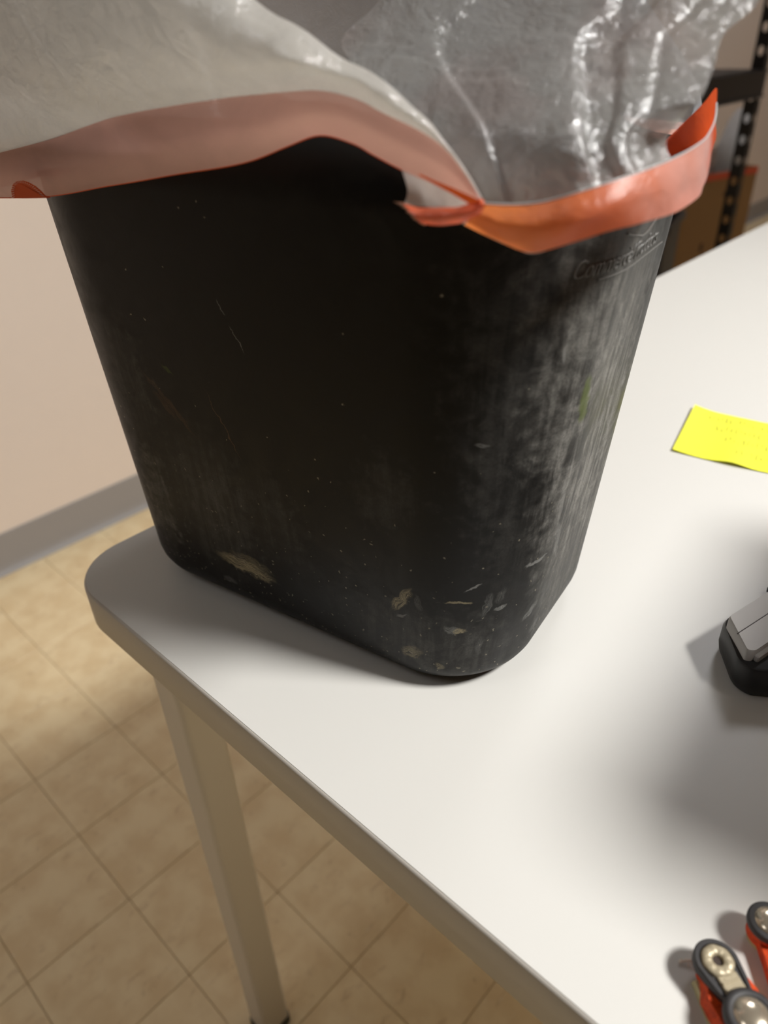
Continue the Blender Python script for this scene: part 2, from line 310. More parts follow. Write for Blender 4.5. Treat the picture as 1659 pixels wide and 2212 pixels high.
SHEET=[[[0.1226,-0.1,0.2755],[0.1309,-0.1,0.2745],[0.1389,-0.1,0.2739],[0.1467,-0.1,0.2741],[0.1542,-0.1,0.275],[0.1615,-0.1,0.2762],[0.1685,-0.1,0.2782],[0.1752,-0.1,0.2805],[0.1808,-0.0977,0.2825],[0.1862,-0.0948,0.2844],[0.1911,-0.0905,0.2863],[0.1942,-0.0792,0.287],[0.1977,-0.068,0.2876]],[[0.1226,-0.1,0.2795],[0.1306,-0.1,0.2785],[0.1385,-0.1,0.2778],[0.1461,-0.1,0.278],[0.1535,-0.1,0.2788],[0.1606,-0.1,0.2798],[0.1675,-0.1,0.2817],[0.174,-0.1,0.2838],[0.1796,-0.0977,0.2857],[0.1848,-0.0948,0.2876],[0.1896,-0.0905,0.2893],[0.1926,-0.0792,0.2901],[0.1959,-0.068,0.2908]],[[0.1106,-0.098,0.2973],[0.1194,-0.098,0.2976],[0.1279,-0.098,0.2979],[0.1362,-0.098,0.2982],[0.1442,-0.098,0.2984],[0.1519,-0.098,0.2987],[0.1595,-0.098,0.2989],[0.1668,-0.098,0.2992],[0.1731,-0.0957,0.2991],[0.1791,-0.0927,0.299],[0.1847,-0.0885,0.2987],[0.1884,-0.0772,0.2975],[0.1925,-0.066,0.2964]],[[0.0895,-0.088,0.3089],[0.101,-0.088,0.3089],[0.1122,-0.088,0.3089],[0.1229,-0.088,0.3089],[0.1332,-0.088,0.3089],[0.1431,-0.088,0.3089],[0.1527,-0.088,0.3089],[0.162,-0.088,0.3089],[0.1701,-0.0857,0.3087],[0.1779,-0.0827,0.3084],[0.1856,-0.0798,0.3082],[0.1932,-0.0769,0.3079],[0.2007,-0.074,0.3076]],[[0.0661,-0.075,0.3198],[0.0804,-0.075,0.3196],[0.0941,-0.075,0.3193],[0.1072,-0.075,0.3191],[0.1198,-0.075,0.3188],[0.1318,-0.075,0.3186],[0.1434,-0.075,0.3184],[0.1545,-0.075,0.3182],[0.1643,-0.0727,0.3179],[0.1737,-0.0697,0.3176],[0.183,-0.0668,0.3172],[0.1921,-0.0639,0.3169],[0.201,-0.061,0.3166]],[[0.0534,-0.062,0.3294],[0.0691,-0.062,0.3292],[0.0841,-0.062,0.3289],[0.0984,-0.062,0.3286],[0.1121,-0.062,0.3284],[0.1251,-0.062,0.3282],[0.1377,-0.062,0.3279],[0.1497,-0.062,0.3277],[0.1603,-0.0597,0.3275],[0.1706,-0.0567,0.3273],[0.1805,-0.0538,0.327],[0.1903,-0.0509,0.3268],[0.1999,-0.048,0.3266]],[[0.0666,-0.05,0.3419],[0.0813,-0.05,0.3412],[0.0954,-0.05,0.3405],[0.1089,-0.05,0.3399],[0.1218,-0.05,0.3393],[0.1342,-0.05,0.3387],[0.1462,-0.05,0.3381],[0.1576,-0.05,0.3375],[0.168,-0.0477,0.337],[0.1778,-0.0448,0.3366],[0.1876,-0.0418,0.3361],[0.1971,-0.0389,0.3357],[0.2064,-0.036,0.3352]],[[0.0728,-0.035,0.3638],[0.0868,-0.035,0.3628],[0.1003,-0.035,0.3619],[0.1132,-0.035,0.361],[0.1256,-0.035,0.3602],[0.1376,-0.035,0.3594],[0.1491,-0.035,0.3586],[0.1602,-0.035,0.3579],[0.1702,-0.0327,0.3573],[0.1799,-0.0297,0.3569],[0.1893,-0.0268,0.3564],[0.1986,-0.0239,0.3559],[0.2077,-0.021,0.3555]],[[0.0747,-0.02,0.3903],[0.0874,-0.02,0.389],[0.0998,-0.02,0.3877],[0.1116,-0.02,0.3865],[0.1231,-0.02,0.3853],[0.1342,-0.02,0.3841],[0.1449,-0.02,0.383],[0.1553,-0.02,0.3819],[0.1646,-0.0177,0.3812],[0.1736,-0.0147,0.3806],[0.1825,-0.0118,0.3801],[0.1912,-0.0089,0.3795],[0.1998,-0.006,0.3789]]]
MARKS=[["tan",-0.0538,0.044,-0.0055,0.04,0.00611,1],["tan",-0.0387,0.05,-0.0065,0.046,0.0046,0.4],["tan",0.092,0.058,0.1041,0.076,0.0034,0.8],["grey",0.1082,0.072,0.1102,0.064,0.00314,0.25],["grey",0.1265,0.052,0.1347,0.05,0.003,0.5],["tan",0.1327,0.05,0.1388,0.05,0.002,0.9],["tan",0.099,0.026,0.1102,0.03,0.0056,0.5],["tan",0.1224,0.022,0.1265,0.02,0.00296,0.5],["tan",0.1245,0.072,0.1408,0.072,0.001,0.6],["grey",0.149,0.06,0.151,0.076,0.00304,0.3],["grey",0.1571,0.07,0.1592,0.078,0.00346,0.2],["grey",0.1551,0.064,0.1612,0.066,0.00169,0.8],["grey",0.1347,0.08,0.1449,0.086,0.00085,0.6],["grey",0.1714,0.09,0.1878,0.09,0.00145,0.6],["grey",0.1796,0.046,0.1918,0.054,0.00305,0.5],["grey",0.1918,0.03,0.2029,0.032,0.00377,0.3],["grey",0.1327,0.17,0.1408,0.17,0.0016,0.45],["grey",0.149,0.03,0.149,0.044,0.00242,0.2],["grey",0.2057,0.078,0.1939,0.108,0.00357,0.5],["grey",0.1939,0.108,0.1878,0.138,0.00203,0.4],["grey",0.1673,0.206,0.1673,0.216,0.0014,0.4],["grey",-0.0075,0.222,-0.0035,0.214,0.00033,0.5],["grey",-0.0015,0.21,0.0065,0.194,0.00033,0.5],["brown",-0.0317,0.168,-0.0116,0.126,0.00055,0.6],["brown",-0.0829,0.17,-0.0477,0.134,0.00193,0.6],["brown",-0.0759,0.156,-0.0608,0.142,0.00306,0.5],["olive",0.1898,0.17,0.1857,0.194,0.00413,0.6],["olive",-0.0628,0.176,-0.0558,0.172,0.00182,0.3],["grey",-0.0538,0.024,-0.0427,0.024,0.00282,0.35],["grey",0.094,0.054,0.102,0.056,0.00127,0.4],["tan",0.1367,0.27,0.1367,0.268,0.00015,0.1],["dust_sheen",0.1388,0.24,0.1653,0.088,0.02245,0.13],["dust_sheen",0.1551,0.228,0.1694,0.128,0.01681,0.2],["dust_sheen",0.1796,0.234,0.23,0.046,0.03784,0.8],["dust_sheen",0.1939,0.238,0.2643,0.052,0.05471,1.0],["dust_sheen",0.2529,0.226,0.2643,0.076,0.01402,0.9],["dust_sheen",-0.0497,0.112,-0.0467,0.054,0.03575,0.22],["dust_sheen",0.0759,0.044,0.1633,0.032,0.02434,0.2],["dust_sheen",-0.0005,0.11,0.0146,0.074,0.01819,0.12],["dust_sheen",-0.098,0.102,-0.1041,0.038,0.01252,0.4],["dust_sheen",0.0879,0.142,0.093,0.126,0.02006,0.1],["dust_sheen",-0.099,0.19,-0.096,0.136,0.01631,0.15]]
FLAP_T=[[0.1173,-0.121,0.2904],[0.1242,-0.121,0.2883],[0.1324,-0.121,0.2863],[0.1395,-0.121,0.2844],[0.1451,-0.121,0.2822],[0.1482,-0.121,0.281]]
FLAP_M=[[0.1213,-0.124,0.2849],[0.125,-0.124,0.2836],[0.1323,-0.124,0.2827],[0.1394,-0.124,0.2817],[0.1455,-0.124,0.2813],[0.1494,-0.124,0.2807]]
FLAP_B=[[0.1206,-0.1255,0.2806],[0.1259,-0.1255,0.2801],[0.1331,-0.1255,0.2803],[0.1402,-0.1255,0.2806],[0.1454,-0.1255,0.2807],[0.1495,-0.1255,0.2804]]
STRIP_T=[[0.1203,-0.1262,0.2809],[0.1263,-0.1262,0.2801],[0.1335,-0.1262,0.2803],[0.1406,-0.1262,0.2812],[0.1466,-0.1262,0.2825],[0.1509,-0.1262,0.2835]]
STRIP_M=[[0.1263,-0.1285,0.2777],[0.1313,-0.1285,0.2775],[0.1366,-0.1285,0.2779],[0.1436,-0.1285,0.2794],[0.149,-0.1285,0.2807],[0.1524,-0.1285,0.2823]]
STRIP_B=[[0.129,-0.1262,0.2747],[0.1327,-0.1262,0.2746],[0.1381,-0.1262,0.2752],[0.1442,-0.1262,0.2769],[0.1489,-0.1262,0.2788],[0.151,-0.1262,0.2804]]
TAPE_T=[[0.1275,-0.1265,0.2907],[0.1337,-0.1265,0.2888],[0.1398,-0.1265,0.2872],[0.1458,-0.1265,0.2854],[0.15,-0.1265,0.284],[0.1512,-0.1265,0.283]]
TAPE_B=[[0.1275,-0.1265,0.2901],[0.1337,-0.1265,0.2876],[0.1398,-0.1265,0.2853],[0.145,-0.1265,0.2831],[0.1484,-0.1265,0.2818],[0.1513,-0.1265,0.2816]]
FRAY=[[0.1183,-0.1262,0.281],[0.12,-0.1262,0.2837],[0.1233,-0.1262,0.2776],[0.124,-0.1262,0.2765],[0.1249,-0.1262,0.2758],[0.1271,-0.1262,0.2747],[0.1219,-0.1262,0.2908],[0.1209,-0.1262,0.29]]
NOTCH=[[-0.1138,-0.1195,0.266],[-0.1128,-0.1195,0.2696],[-0.1097,-0.1195,0.2728],[-0.1059,-0.1195,0.2743],[-0.1011,-0.1195,0.2748],[-0.0969,-0.1195,0.2742],[-0.0924,-0.1195,0.2728],[-0.0886,-0.1195,0.2707],[-0.0851,-0.1195,0.2679],[-0.0824,-0.1195,0.2682],[-0.0919,-0.1195,0.2674],[-0.1036,-0.1195,0.2665]]
# ---------------------------------------------------------------- room shell
TH = 0.737                     # table top height
RX0, RX1, RY0, RY1 = -1.178, 6.5, -6.0, 6.4
def struct(o):
    o['kind'] = 'structure'; return o
def slab(name, x0, x1, y0, y1, z0, z1, m):
    bm = bmesh.new(); box(bm, x0, x1, y0, y1, z0, z1)
    return struct(bmobj(name, bm, m))
floor = slab('floor', RX0-.1, RX1+.1, RY0-.1, RY1+.1, -.1, -.003, M_GROUT)
slab('ceiling', RX0-.1, RX1+.1, RY0-.1, RY1+.1, CEIL, CEIL+.1, M_CEIL)
slab('wall_left', RX0-.1, RX0, RY0, RY1, -.003, CEIL, M_WALL)
slab('wall_right', RX1, RX1+.1, RY0, RY1, -.003, CEIL, M_WALL)
slab('wall_back', RX0-.1, RX1+.1, RY1, RY1+.1, -.003, CEIL, M_WALL)
slab('wall_front', RX0-.1, RX1+.1, RY0-.1, RY0, -.003, CEIL, M_WALL)
# cove base: flat strip with a flared toe
bm = bmesh.new()
prof = [(0, .1016), (.0025, .1016), (.0035, .099), (.0035, .018), (.006, .008), (.013, .0015), (.016, 0), (0, 0)]
a = [bm.verts.new((RX0+x, RY0, z)) for x, z in prof]; b = [bm.verts.new((RX0+x, RY1, z)) for x, z in prof]
for i in range(len(prof)): bm.faces.new((a[i], a[(i+1) % 8], b[(i+1) % 8], b[i]))
bm.faces.new(a); bm.faces.new(b[::-1])
struct(bmobj('baseboard_left', bm, M_BASE))

# floor tiles: laid one by one where the photograph shows the floor, the far rest joined
TP, TX0, TY0 = 0.15579, -0.38514, 0.00955
def tile_mesh(name, m):
    bm = bmesh.new(); h = TP/2-.0004
    box(bm, -h, h, -h, h, -.003, 0, .0006, 1)
    bmesh.ops.recalc_face_normals(bm, faces=bm.faces)
    me = bpy.data.meshes.new(name); bm.to_mesh(me); bm.free(); me.materials.append(m); return me
tms = [tile_mesh('tile', m) for m in M_TILES]
nx0 = -5
for i in range(nx0, 8):
    for j in range(-5, 9):
        o = bpy.data.objects.new('tile', random.choice(tms))
        o.location = (TX0+(i+.5)*TP, TY0+(j+.5)*TP, 0); o.rotation_euler = (0, 0, random.choice((0, PI)))
        link(o, floor)
xl = TX0+nx0*TP
bm = bmesh.new()
yy = TY0-5*TP
for j in range(14): box(bm, RX0, xl-.0016, yy+j*TP+.0008, yy+(j+1)*TP-.0008, -.003, 0)
o = bmobj('cut_tile', bm, M_TILES[0], floor); o['kind'] = 'stuff'
bm = bmesh.new()
ye = TY0+9*TP
x = xl-TP
for jj in range(0, 31):
    for ii in range(0, 10):
        box(bm, max(RX0, x+ii*TP)+.0008, x+(ii+1)*TP-.0008, ye+jj*TP+.0008, ye+(jj+1)*TP-.0008, -.003, 0)
o = bmobj('far_tile', bm, M_TILES[1], floor); o['kind'] = 'stuff'
bm = bmesh.new()
box(bm, TX0+8*TP, RX1, RY0, RY1, -.003, 0); box(bm, RX0, TX0+8*TP, RY0, TY0-5*TP, -.003, 0)
o = bmobj('outlying_tile', bm, M_TILES[2], floor); o['kind'] = 'stuff'

# ---------------------------------------------------------------- ceiling lamps: added fill, then the spotlight
for i, (lx, ly, pw, sx, sy) in enumerate(FILL_LAMPS):
    t = thing('fill_light', ['unseen fill light added over the shelving rack', 'unseen fill light added far beyond the white table', 'unseen fill light added behind the photographer'][i], 'light', (lx, ly, CEIL))
    bm = bmesh.new()
    for q in ((-sx/2-.03, sx/2+.03, -sy/2-.03, -sy/2), (-sx/2-.03, sx/2+.03, sy/2, sy/2+.03), (-sx/2-.03, -sx/2, -sy/2, sy/2), (sx/2, sx/2+.03, -sy/2, sy/2)):
        box(bm, *q, -.02, 0)
    bmobj('frame', bm, M_CEIL, t)
    em = NT('fill_diffuser'); em.b.inputs['Base Color'].default_value = (.9, .9, .88, 1)
    em.b.inputs['Emission Color'].default_value = FILL_COL+(1,)
    em.b.inputs['Emission Strength'].default_value = pw/(PI*sx*sy)
    bm = bmesh.new(); box(bm, -sx/2, sx/2, -sy/2, sy/2, -.012, -.004)
    bmobj('diffuser', bm, em.m, t)

sp_ = thing('track_spotlight', 'white spotlight hanging under the ceiling, aimed at the table', 'light', SPOT_LOC)
dirv = (SPOT_AIM-SPOT_LOC).normalized()
bm = bmesh.new(); tube(bm, [-dirv*.42, -dirv*.36, -dirv*.10], [.20, .31, .33], 28)
bmobj('lamp_shade', bm, M_CEIL, sp_)
bm = bmesh.new(); tube(bm, [-dirv*.38, Vector((-dirv.x*.38, -dirv.y*.38, CEIL-SPOT_LOC.z))], .015, 10)
bmobj('stem', bm, M_CEIL, sp_)

# ---------------------------------------------------------------- table
tb = thing('work_table', 'white laminate table with rounded corner, carrying the black waste bin', 'table', (0, 0, 0))
TX, TY, TT = .80, 2.44, .0338
bm = bmesh.new(); prism(bm, rrect(.0018, TX-.0018, .0018, TY-.0018, .046, 14), TH-TT+.001, TH, .0008, 1)
bmobj('tabletop', bm, M_TABLE, tb)
bm = bmesh.new()
oo = rrect(0, TX, 0, TY, .048, 14); ii = rrect(.0018, TX-.0018, .0018, TY-.0018, .0462, 14)
lv = [[bm.verts.new((x, y, z)) for x, y in P] for P, z in ((ii, TH-.0003), ([(o_[0]*.6+i_[0]*.4, o_[1]*.6+i_[1]*.4) for o_, i_ in zip(oo, ii)], TH-.0006), (oo, TH-.0022), (oo, TH-TT+.002), (ii, TH-TT))]
n = len(oo)
for A, B in zip(lv, lv[1:]):
    for k in range(n): bm.faces.new((A[k], B[k], B[(k+1) % n], A[(k+1) % n]))
bmobj('edge_band', bm, M_EDGE, tb, True)
LEGS = [(.0515, .0495), (TX-.0515, .0495), (.0515, TY-.0495), (TX-.0515, TY-.0495)]
bm = bmesh.new(); prism(bm, rrect(-.0185, .0185, -.0185, .0185, .006, 5), .012, TH-TT-.004)
bmesh.ops.recalc_face_normals(bm, faces=bm.faces)
legm = bpy.data.meshes.new('leg'); bm.to_mesh(legm); bm.free(); legm.materials.append(M_LEG)
bm = bmesh.new(); prism(bm, rrect(-.0200, .0200, -.0200, .0200, .007, 5), 0, .014, .003)
bmesh.ops.recalc_face_normals(bm, faces=bm.faces)
ftm = bpy.data.meshes.new('foot'); bm.to_mesh(ftm); bm.free(); ftm.materials.append(M_RUBBER)
for x, y in LEGS:
    l = bpy.data.objects.new('leg', legm); l.location = (x, y, 0); link(l, tb)
    f = bpy.data.objects.new('foot', ftm); link(f, l)
bm = bmesh.new()
for q in ((.05, .07, .09, TY-.09), (TX-.07, TX-.05, .09, TY-.09), (.09, TX-.09, .05, .07), (.09, TX-.09, TY-.07, TY-.05)):
    box(bm, *q, TH-TT-.03, TH-TT)
bmobj('under_frame', bm, M_LEG, tb)

# ---------------------------------------------------------------- waste bin
CX, CY, BTH, A0, B0, SA, SB, R0, FIL = 0.1623, 0.1581, 0.1796, 0.147, 0.0885, 0.1104, 0.0415, 0.054, 0.0203
def rim_z(u):
    t = min(1, max(0, (u-.07)/.08)); t = t*t*(3-2*t)
    return .302*(1-t)+.281*t
def section(z, off=0, n=12, m=14):
    """outline of the bin wall at height z as (u, v, s) ; s = developed distance round the bin"""
    o2 = -(FIL-math.sqrt(max(0, FIL**2-(FIL-min(z, FIL))**2)))
    a = A0+SA*z+o2+off; b = B0+SB*z+o2+off; r = max(.004, R0+.03*z/.36+o2*.5+off)
    P = []
    for i in range(2*m): t = -1+i/m; P.append((t*(a-r), -b, t*.10))
    for i in range(2*n): t = i/(2*n); A = -PI/2+t*PI/2; P.append((a-r+r*math.cos(A), -(b-r)+r*math.sin(A), .10+t*.10))
    for i in range(m): t = i/m; P.append((a, -(b-r)+2*(b-r)*t, .20+t*.07))
    for i in range(2*n): t = i/(2*n); A = t*PI/2; P.append((a-r+r*math.cos(A), (b-r)+r*math.sin(A), .27+t*.10))
    for i in range(2*m): t = 1-i/m; P.append((t*(a-r), b, .37+(1-t)*.10))
    for i in range(2*n): t = i/(2*n); A = PI/2+t*PI/2; P.append((-(a-r)+r*math.cos(A), (b-r)+r*math.sin(A), -.37+t*.10))
    for i in range(m): t = 1-i/m; P.append((-a, (b-r)*(2*t-1), -.27+(1-t)*.07))
    for i in range(2*n): t = i/(2*n); A = PI+t*PI/2; P.append((-(a-r)+r*math.cos(A), -(b-r)+r*math.sin(A), -.20+t*.10))
    return P

def mat_bin():
    s = NT('scuffed_black_plastic'); t = s.t
    uv = s.add('ShaderNodeUVMap'); uv.uv_map = 'UVMap'
    warp = s.add('ShaderNodeTexNoise'); t.links.new(uv.outputs[0], warp.inputs[0]); warp.inputs['Scale'].default_value = 130; warp.inputs['Detail'].default_value = 4
    vs = s.add('ShaderNodeVectorMath', operation='SUBTRACT'); t.links.new(warp.outputs[1], vs.inputs[0]); vs.inputs[1].default_value = (.5, .5, .5)
    vm = s.add('ShaderNodeVectorMath', operation='SCALE'); t.links.new(vs.outputs[0], vm.inputs[0]); vm.inputs[3].default_value = .008
    va = s.add('ShaderNodeVectorMath', operation='ADD'); t.links.new(uv.outputs[0], va.inputs[0]); t.links.new(vm.outputs[0], va.inputs[1])
    P = va.outputs[0]
    vmb = s.add('ShaderNodeVectorMath', operation='SCALE'); t.links.new(vs.outputs[0], vmb.inputs[0]); vmb.inputs[3].default_value = .06
    vab = s.add('ShaderNodeVectorMath', operation='ADD'); t.links.new(uv.outputs[0], vab.inputs[0]); t.links.new(vmb.outputs[0], vab.inputs[1])
    cols = {'tan': srgb(168, 156, 124), 'grey': srgb(150, 150, 146), 'brown': srgb(92, 66, 46), 'olive': srgb(96, 110, 40), 'dust_sheen': srgb(148, 146, 140)}
    grain = s.noise(uv.outputs[0], 700, 4, .7); mott = s.noise(uv.outputs[0], 42, 6, .62, 1.5)
    st = s.add('ShaderNodeMapping'); t.links.new(uv.outputs[0], st.inputs[0]); st.inputs['Scale'].default_value = (1, .10, 1)
    streak = s.noise(st.outputs[0], 160, 5, .6, .3)
    base = s.mix(s.ramp(mott, (.35, .75, 0, 1)), srgb(7, 6, 5), srgb(17, 16, 14))
    dust = None
    masks = {}
    for kind, x0, y0, x1, y1, wd, stg in MARKS:
        L = math.hypot(x1-x0, y1-y0); ang = math.atan2(y1-y0, x1-x0)
        mp = s.add('ShaderNodeMapping', vector_type='TEXTURE'); t.links.new(P if kind != 'dust_sheen' else vab.outputs[0], mp.inputs[0])
        mp.inputs['Location'].default_value = ((x0+x1)/2, (y0+y1)/2, 0); mp.inputs['Rotation'].default_value = (0, 0, ang)
        mp.inputs['Scale'].default_value = (L/2+wd*.5, wd, 1)
        sp = s.add('ShaderNodeVectorMath', operation='MULTIPLY'); t.links.new(mp.outputs[0], sp.inputs[0]); sp.inputs[1].default_value = (1, 1, 0)
        ln = s.add('ShaderNodeVectorMath', operation='LENGTH'); t.links.new(sp.outputs[0], ln.inputs[0])
        if kind == 'dust_sheen': k = s.ramp(ln.outputs[1], (.2, 1.5, stg, 0))
        else:
            k = s.ramp(ln.outputs[1], (.55, 1.1, stg, 0))
            if kind in ('tan', 'grey', 'brown') and wd > .0015:
                # brushed look along the stroke
                m2 = s.add('ShaderNodeVectorMath', operation='MULTIPLY'); t.links.new(mp.outputs[0], m2.inputs[0]); m2.inputs[1].default_value = (.8, 5.5, 0)
                k = s.math('MULTIPLY', k, s.ramp(s.noise(m2.outputs[0], 1.6, 3), (.38, .58, .12, 1)))
        masks.setdefault(kind, []).append(k)
    c = base
    def comb(L):
        r = L[0]
        for k in L[1:]: r = s.math('MAXIMUM', r, k)
        return r
    cl = comb(masks['dust_sheen'])  # dust clouds; on the right end they also carry a painted grazing sheen
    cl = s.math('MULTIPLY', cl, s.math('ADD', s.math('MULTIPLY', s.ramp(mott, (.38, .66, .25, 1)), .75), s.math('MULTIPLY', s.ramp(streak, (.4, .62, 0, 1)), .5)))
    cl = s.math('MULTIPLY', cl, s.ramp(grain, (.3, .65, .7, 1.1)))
    c = s.mix(cl, c, cols['dust_sheen'])
    for kind in ('olive', 'brown', 'grey', 'tan'):
        c = s.mix(comb(masks[kind]), c, cols[kind])
    # specks of grit, thicker towards the foot
    vo = s.add('ShaderNodeTexVoronoi'); t.links.new(P, vo.inputs[0]); vo.inputs['Scale'].default_value = 240
    sepc = s.add('ShaderNodeSeparateColor'); t.links.new(vo.outputs['Color'], sepc.inputs[0])
    spot = s.ramp(vo.outputs['Distance'], (.07, .20, 1, 0))
    spc = s.add('ShaderNodeSeparateXYZ'); t.links.new(uv.outputs[0], spc.inputs[0])
    thr = s.ramp(spc.outputs[1], (.0, .17, .50, .985))
    spot = s.math('MULTIPLY', spot, s.math('GREATER_THAN', sepc.outputs[0], thr))
    c = s.mix(s.math('MULTIPLY', spot, .85), c, srgb(140, 134, 116))
    # long fine hairline scratches low on the face
    sc = s.add('ShaderNodeMapping'); t.links.new(uv.outputs[0], sc.inputs[0]); sc.inputs['Scale'].default_value = (.12, 1, 1); sc.inputs['Rotation'].default_value = (0, 0, .1)
    hair = s.math('MULTIPLY', s.ramp(s.noise(sc.outputs[0], 900, 2, .5), (.70, .76, 0, .5)), s.ramp(spc.outputs[1], (.02, .09, 1, 0)))
    c = s.mix(hair, c, srgb(120, 118, 112))
    s.put(s.b.inputs['Base Color'], c)
    s.put(s.b.inputs['Roughness'], s.math('ADD', s.math('MULTIPLY', cl, .25), s.ramp(mott, (.3, .7, .40, .52))))
    s.b.inputs['Specular IOR Level'].default_value = .24
    s.put(s.b.inputs['Normal'], s.bump(s.math('ADD', grain, s.math('MULTIPLY', mott, 2)), .08, .0006))
    return s.m

bn = thing('waste_bin', 'scuffed black plastic waste bin standing on the white table', 'bin', (CX, CY, TH), BTH)
V, F, UV = [], [], []
zs = [FIL*(1-math.cos(i/6*PI/2)) for i in range(7)]+[.03, .045, .06, .08, .10, .12, .14, .16, .18, .20, .22, .24, .255, .27]
rings = [section(max(z, 1e-6)) for z in zs]
top = section(.29)
N = len(top)
for z, P in zip(zs, rings):
    for u, v, s_ in P: V.append((u, v, z)); UV.append((s_, z))
for u, v, s_ in top: V.append((u, v, rim_z(u))); UV.append((s_, rim_z(u)))
R = len(zs)+1
for i in range(R-1):
    for k in range(N): F.append((i*N+k, i*N+(k+1) % N, (i+1)*N+(k+1) % N, (i+1)*N+k))
# inner wall
for z in (None, .2, .1, .006):
    P = section(.29 if z is None else z, -.003)
    for u, v, s_ in P: V.append((u, v, rim_z(u) if z is None else z)); UV.append((s_, rim_z(u) if z is None else z))
for i in range(R-1, R+3):
    for k in range(N): F.append((i*N+k, i*N+(k+1) % N, (i+1)*N+(k+1) % N, (i+1)*N+k))
F.append(tuple(range((R+3)*N, (R+4)*N))); F.append(tuple(range(N))[::-1])
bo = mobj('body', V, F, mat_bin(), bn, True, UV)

# raised lettering and moulded lines on the end wall, just under the hem
def wall_pt(s_, z, off):
    P = section(z, off)
    pts = [(p[2], p[0], p[1]) for p in P if .0 <= p[2] <= .36]
    pts.sort()
    for A, B in zip(pts, pts[1:]):
        if A[0] <= s_ <= B[0]:
            f = (s_-A[0])/(B[0]-A[0]+1e-9); return Vector((A[1]+(B[1]-A[1])*f, A[2]+(B[2]-A[2])*f, z))
    return Vector((pts[-1][1], pts[-1][2], z))
M_EMB_GLINT = plain('embossed_plastic_glint', srgb(98, 97, 93), .36)  # raised lettering and lines: glancing light painted in as a lighter colour
def letters(txt, s0, z0, size, xs):
    cu = bpy.data.curves.new('lettering', 'FONT'); cu.body = txt; cu.size = size; cu.shear = .32; cu.space_character = .94; cu.resolution_u = 3
    cu.offset = -.00010
    to = bpy.data.objects.new('t', cu); COL.objects.link(to)
    bpy.context.view_layer.update()
    me = bpy.data.meshes.new_from_object(to.evaluated_get(bpy.context.evaluated_depsgraph_get()))
    bpy.data.objects.remove(to)
    bm = bmesh.new(); bm.from_mesh(me)
    bmesh.ops.subdivide_edges(bm, edges=bm.edges, cuts=1)
    r = bmesh.ops.extrude_face_region(bm, geom=bm.faces[:])
    topv = {g for g in r['geom'] if isinstance(g, bmesh.types.BMVert)}
    for v in bm.verts:
        d_ = s0+v.co.x*xs; v.co = wall_pt(.20+(d_/.045*.07 if d_ > 0 else d_/.12*.1), z0+v.co.y, .0005 if v in topv else -.0002)
    return bmobj('lettering', bm, M_EMB_GLINT, bn)
lt = letters('Commercial Products', -.045, .2440, .0108, .84)
lt['label'] = 'slanting raised lettering on the end wall'
def rib(pts, w):
    bm = bmesh.new(); A = []
    for s_, z in pts:
        A.append([bm.verts.new(wall_pt(s_, z+d, o_)) for d, o_ in ((-w, -.0002), (-w*.5, .0005), (w*.5, .0005), (w, -.0002))])
    for a, b in zip(A, A[1:]):
        for k in range(3): bm.faces.new((a[k], a[k+1], b[k+1], b[k]))
    return bmobj('moulded_line', bm, M_EMB_GLINT, bn)
rib([(.176+i*.0048, .2415) for i in range(20)], .0005)
rib([(.188+i*.0026, .2575-.0045*math.sin(i/18*PI)) for i in range(19)], .0005)

# ---------------------------------------------------------------- bin liner (bag)
bg = thing('bin_liner', 'white plastic bin liner with orange drawstring hem, pulled over the waste bin', 'bag', (CX, CY, TH), BTH)
CUFF = [r for r in CUFF[2:]]
# carry on round the left, back and right walls (out of the photograph's view)
def back_col(u, v, nu_, nv_, zt=.40, k_=1):
    """u,v on the wall; nu,nv outward"""
    q = lambda o, z: [u+nu_*o*(k_ if z > .29 else 1), v+nv_*o*(k_ if z > .29 else 1), z if z < .286 else .286+(z-.286)*k_]
    return [q(.008, .262), q(.012, .273), q(.010, .285), q(.014, .292), q(.026, .315), q(.030, .345), q(.022, .375), q(.006, zt), q(-.012, .385), q(-.02, .345)]
wrapcols = [back_col(.172, .045, .6, .3, .35, .05), back_col(.164, .075, .8, .6, .4, .15), back_col(.12, .102, .2, 1, .4, .5), back_col(.06, .106, 0, 1, .41), back_col(-.03, .106, 0, 1, .42), back_col(-.12, .104, 0, 1, .41),
            back_col(-.168, .08, -.7, .7), back_col(-.182, .03, -1, 0), back_col(-.183, -.03, -1, 0, .40), back_col(-.172, -.075, -.85, -.5, .395)]
def wr(a, b, v, amp=1.0):
    n1 = noise.noise(v*14)*.0035; n2 = noise.noise(Vector((v.x*60, v.y*60, v.z*25)))*.0010+abs(noise.noise(Vector((v.x*70+v.z*90, v.y*40, v.z*60-v.x*30))))*.0012
    return (n1+n2)*amp
# hem (rows 0-2) and film (rows 2-9) of the cuffed side
front = [list(c) for c in CUFF]
hemgrid = [[c[k] for c in front] for k in (0, 1, 2)]
Vh, Fh, Uh = sheet(hemgrid, 8, 6, lambda a, b, v: noise.noise(v*18)*.0012)
hl = mobj('hem_band', Vh, Fh, M_HEM, bg, True, Uh); hl['label'] = 'pink hem band holding the drawstring, draped along the front'
filmgrid = [[c[k] for c in front] for k in range(2, 10)]
def dfl(a, b, v):
    k = min(1, a/1.2)*min(1, max(0, (14-b)/4))
    return wr(a, b, v, 1.0*k)
Vf, Ff, Uf = sheet(filmgrid, 7, 7, dfl)
fo = mobj('cuff_film', Vf, Ff, M_FILM, bg, True, Uf); fo['label'] = 'milky white film puffed out over the left front'
bgrid = [[c[k] for c in wrapcols+[front[0]]] for k in (2, 3, 4, 5, 6, 7, 8, 9)]
bgrid.append([[c[9][0]*.8, c[9][1]*.75, .26] for c in wrapcols+[front[0]]])
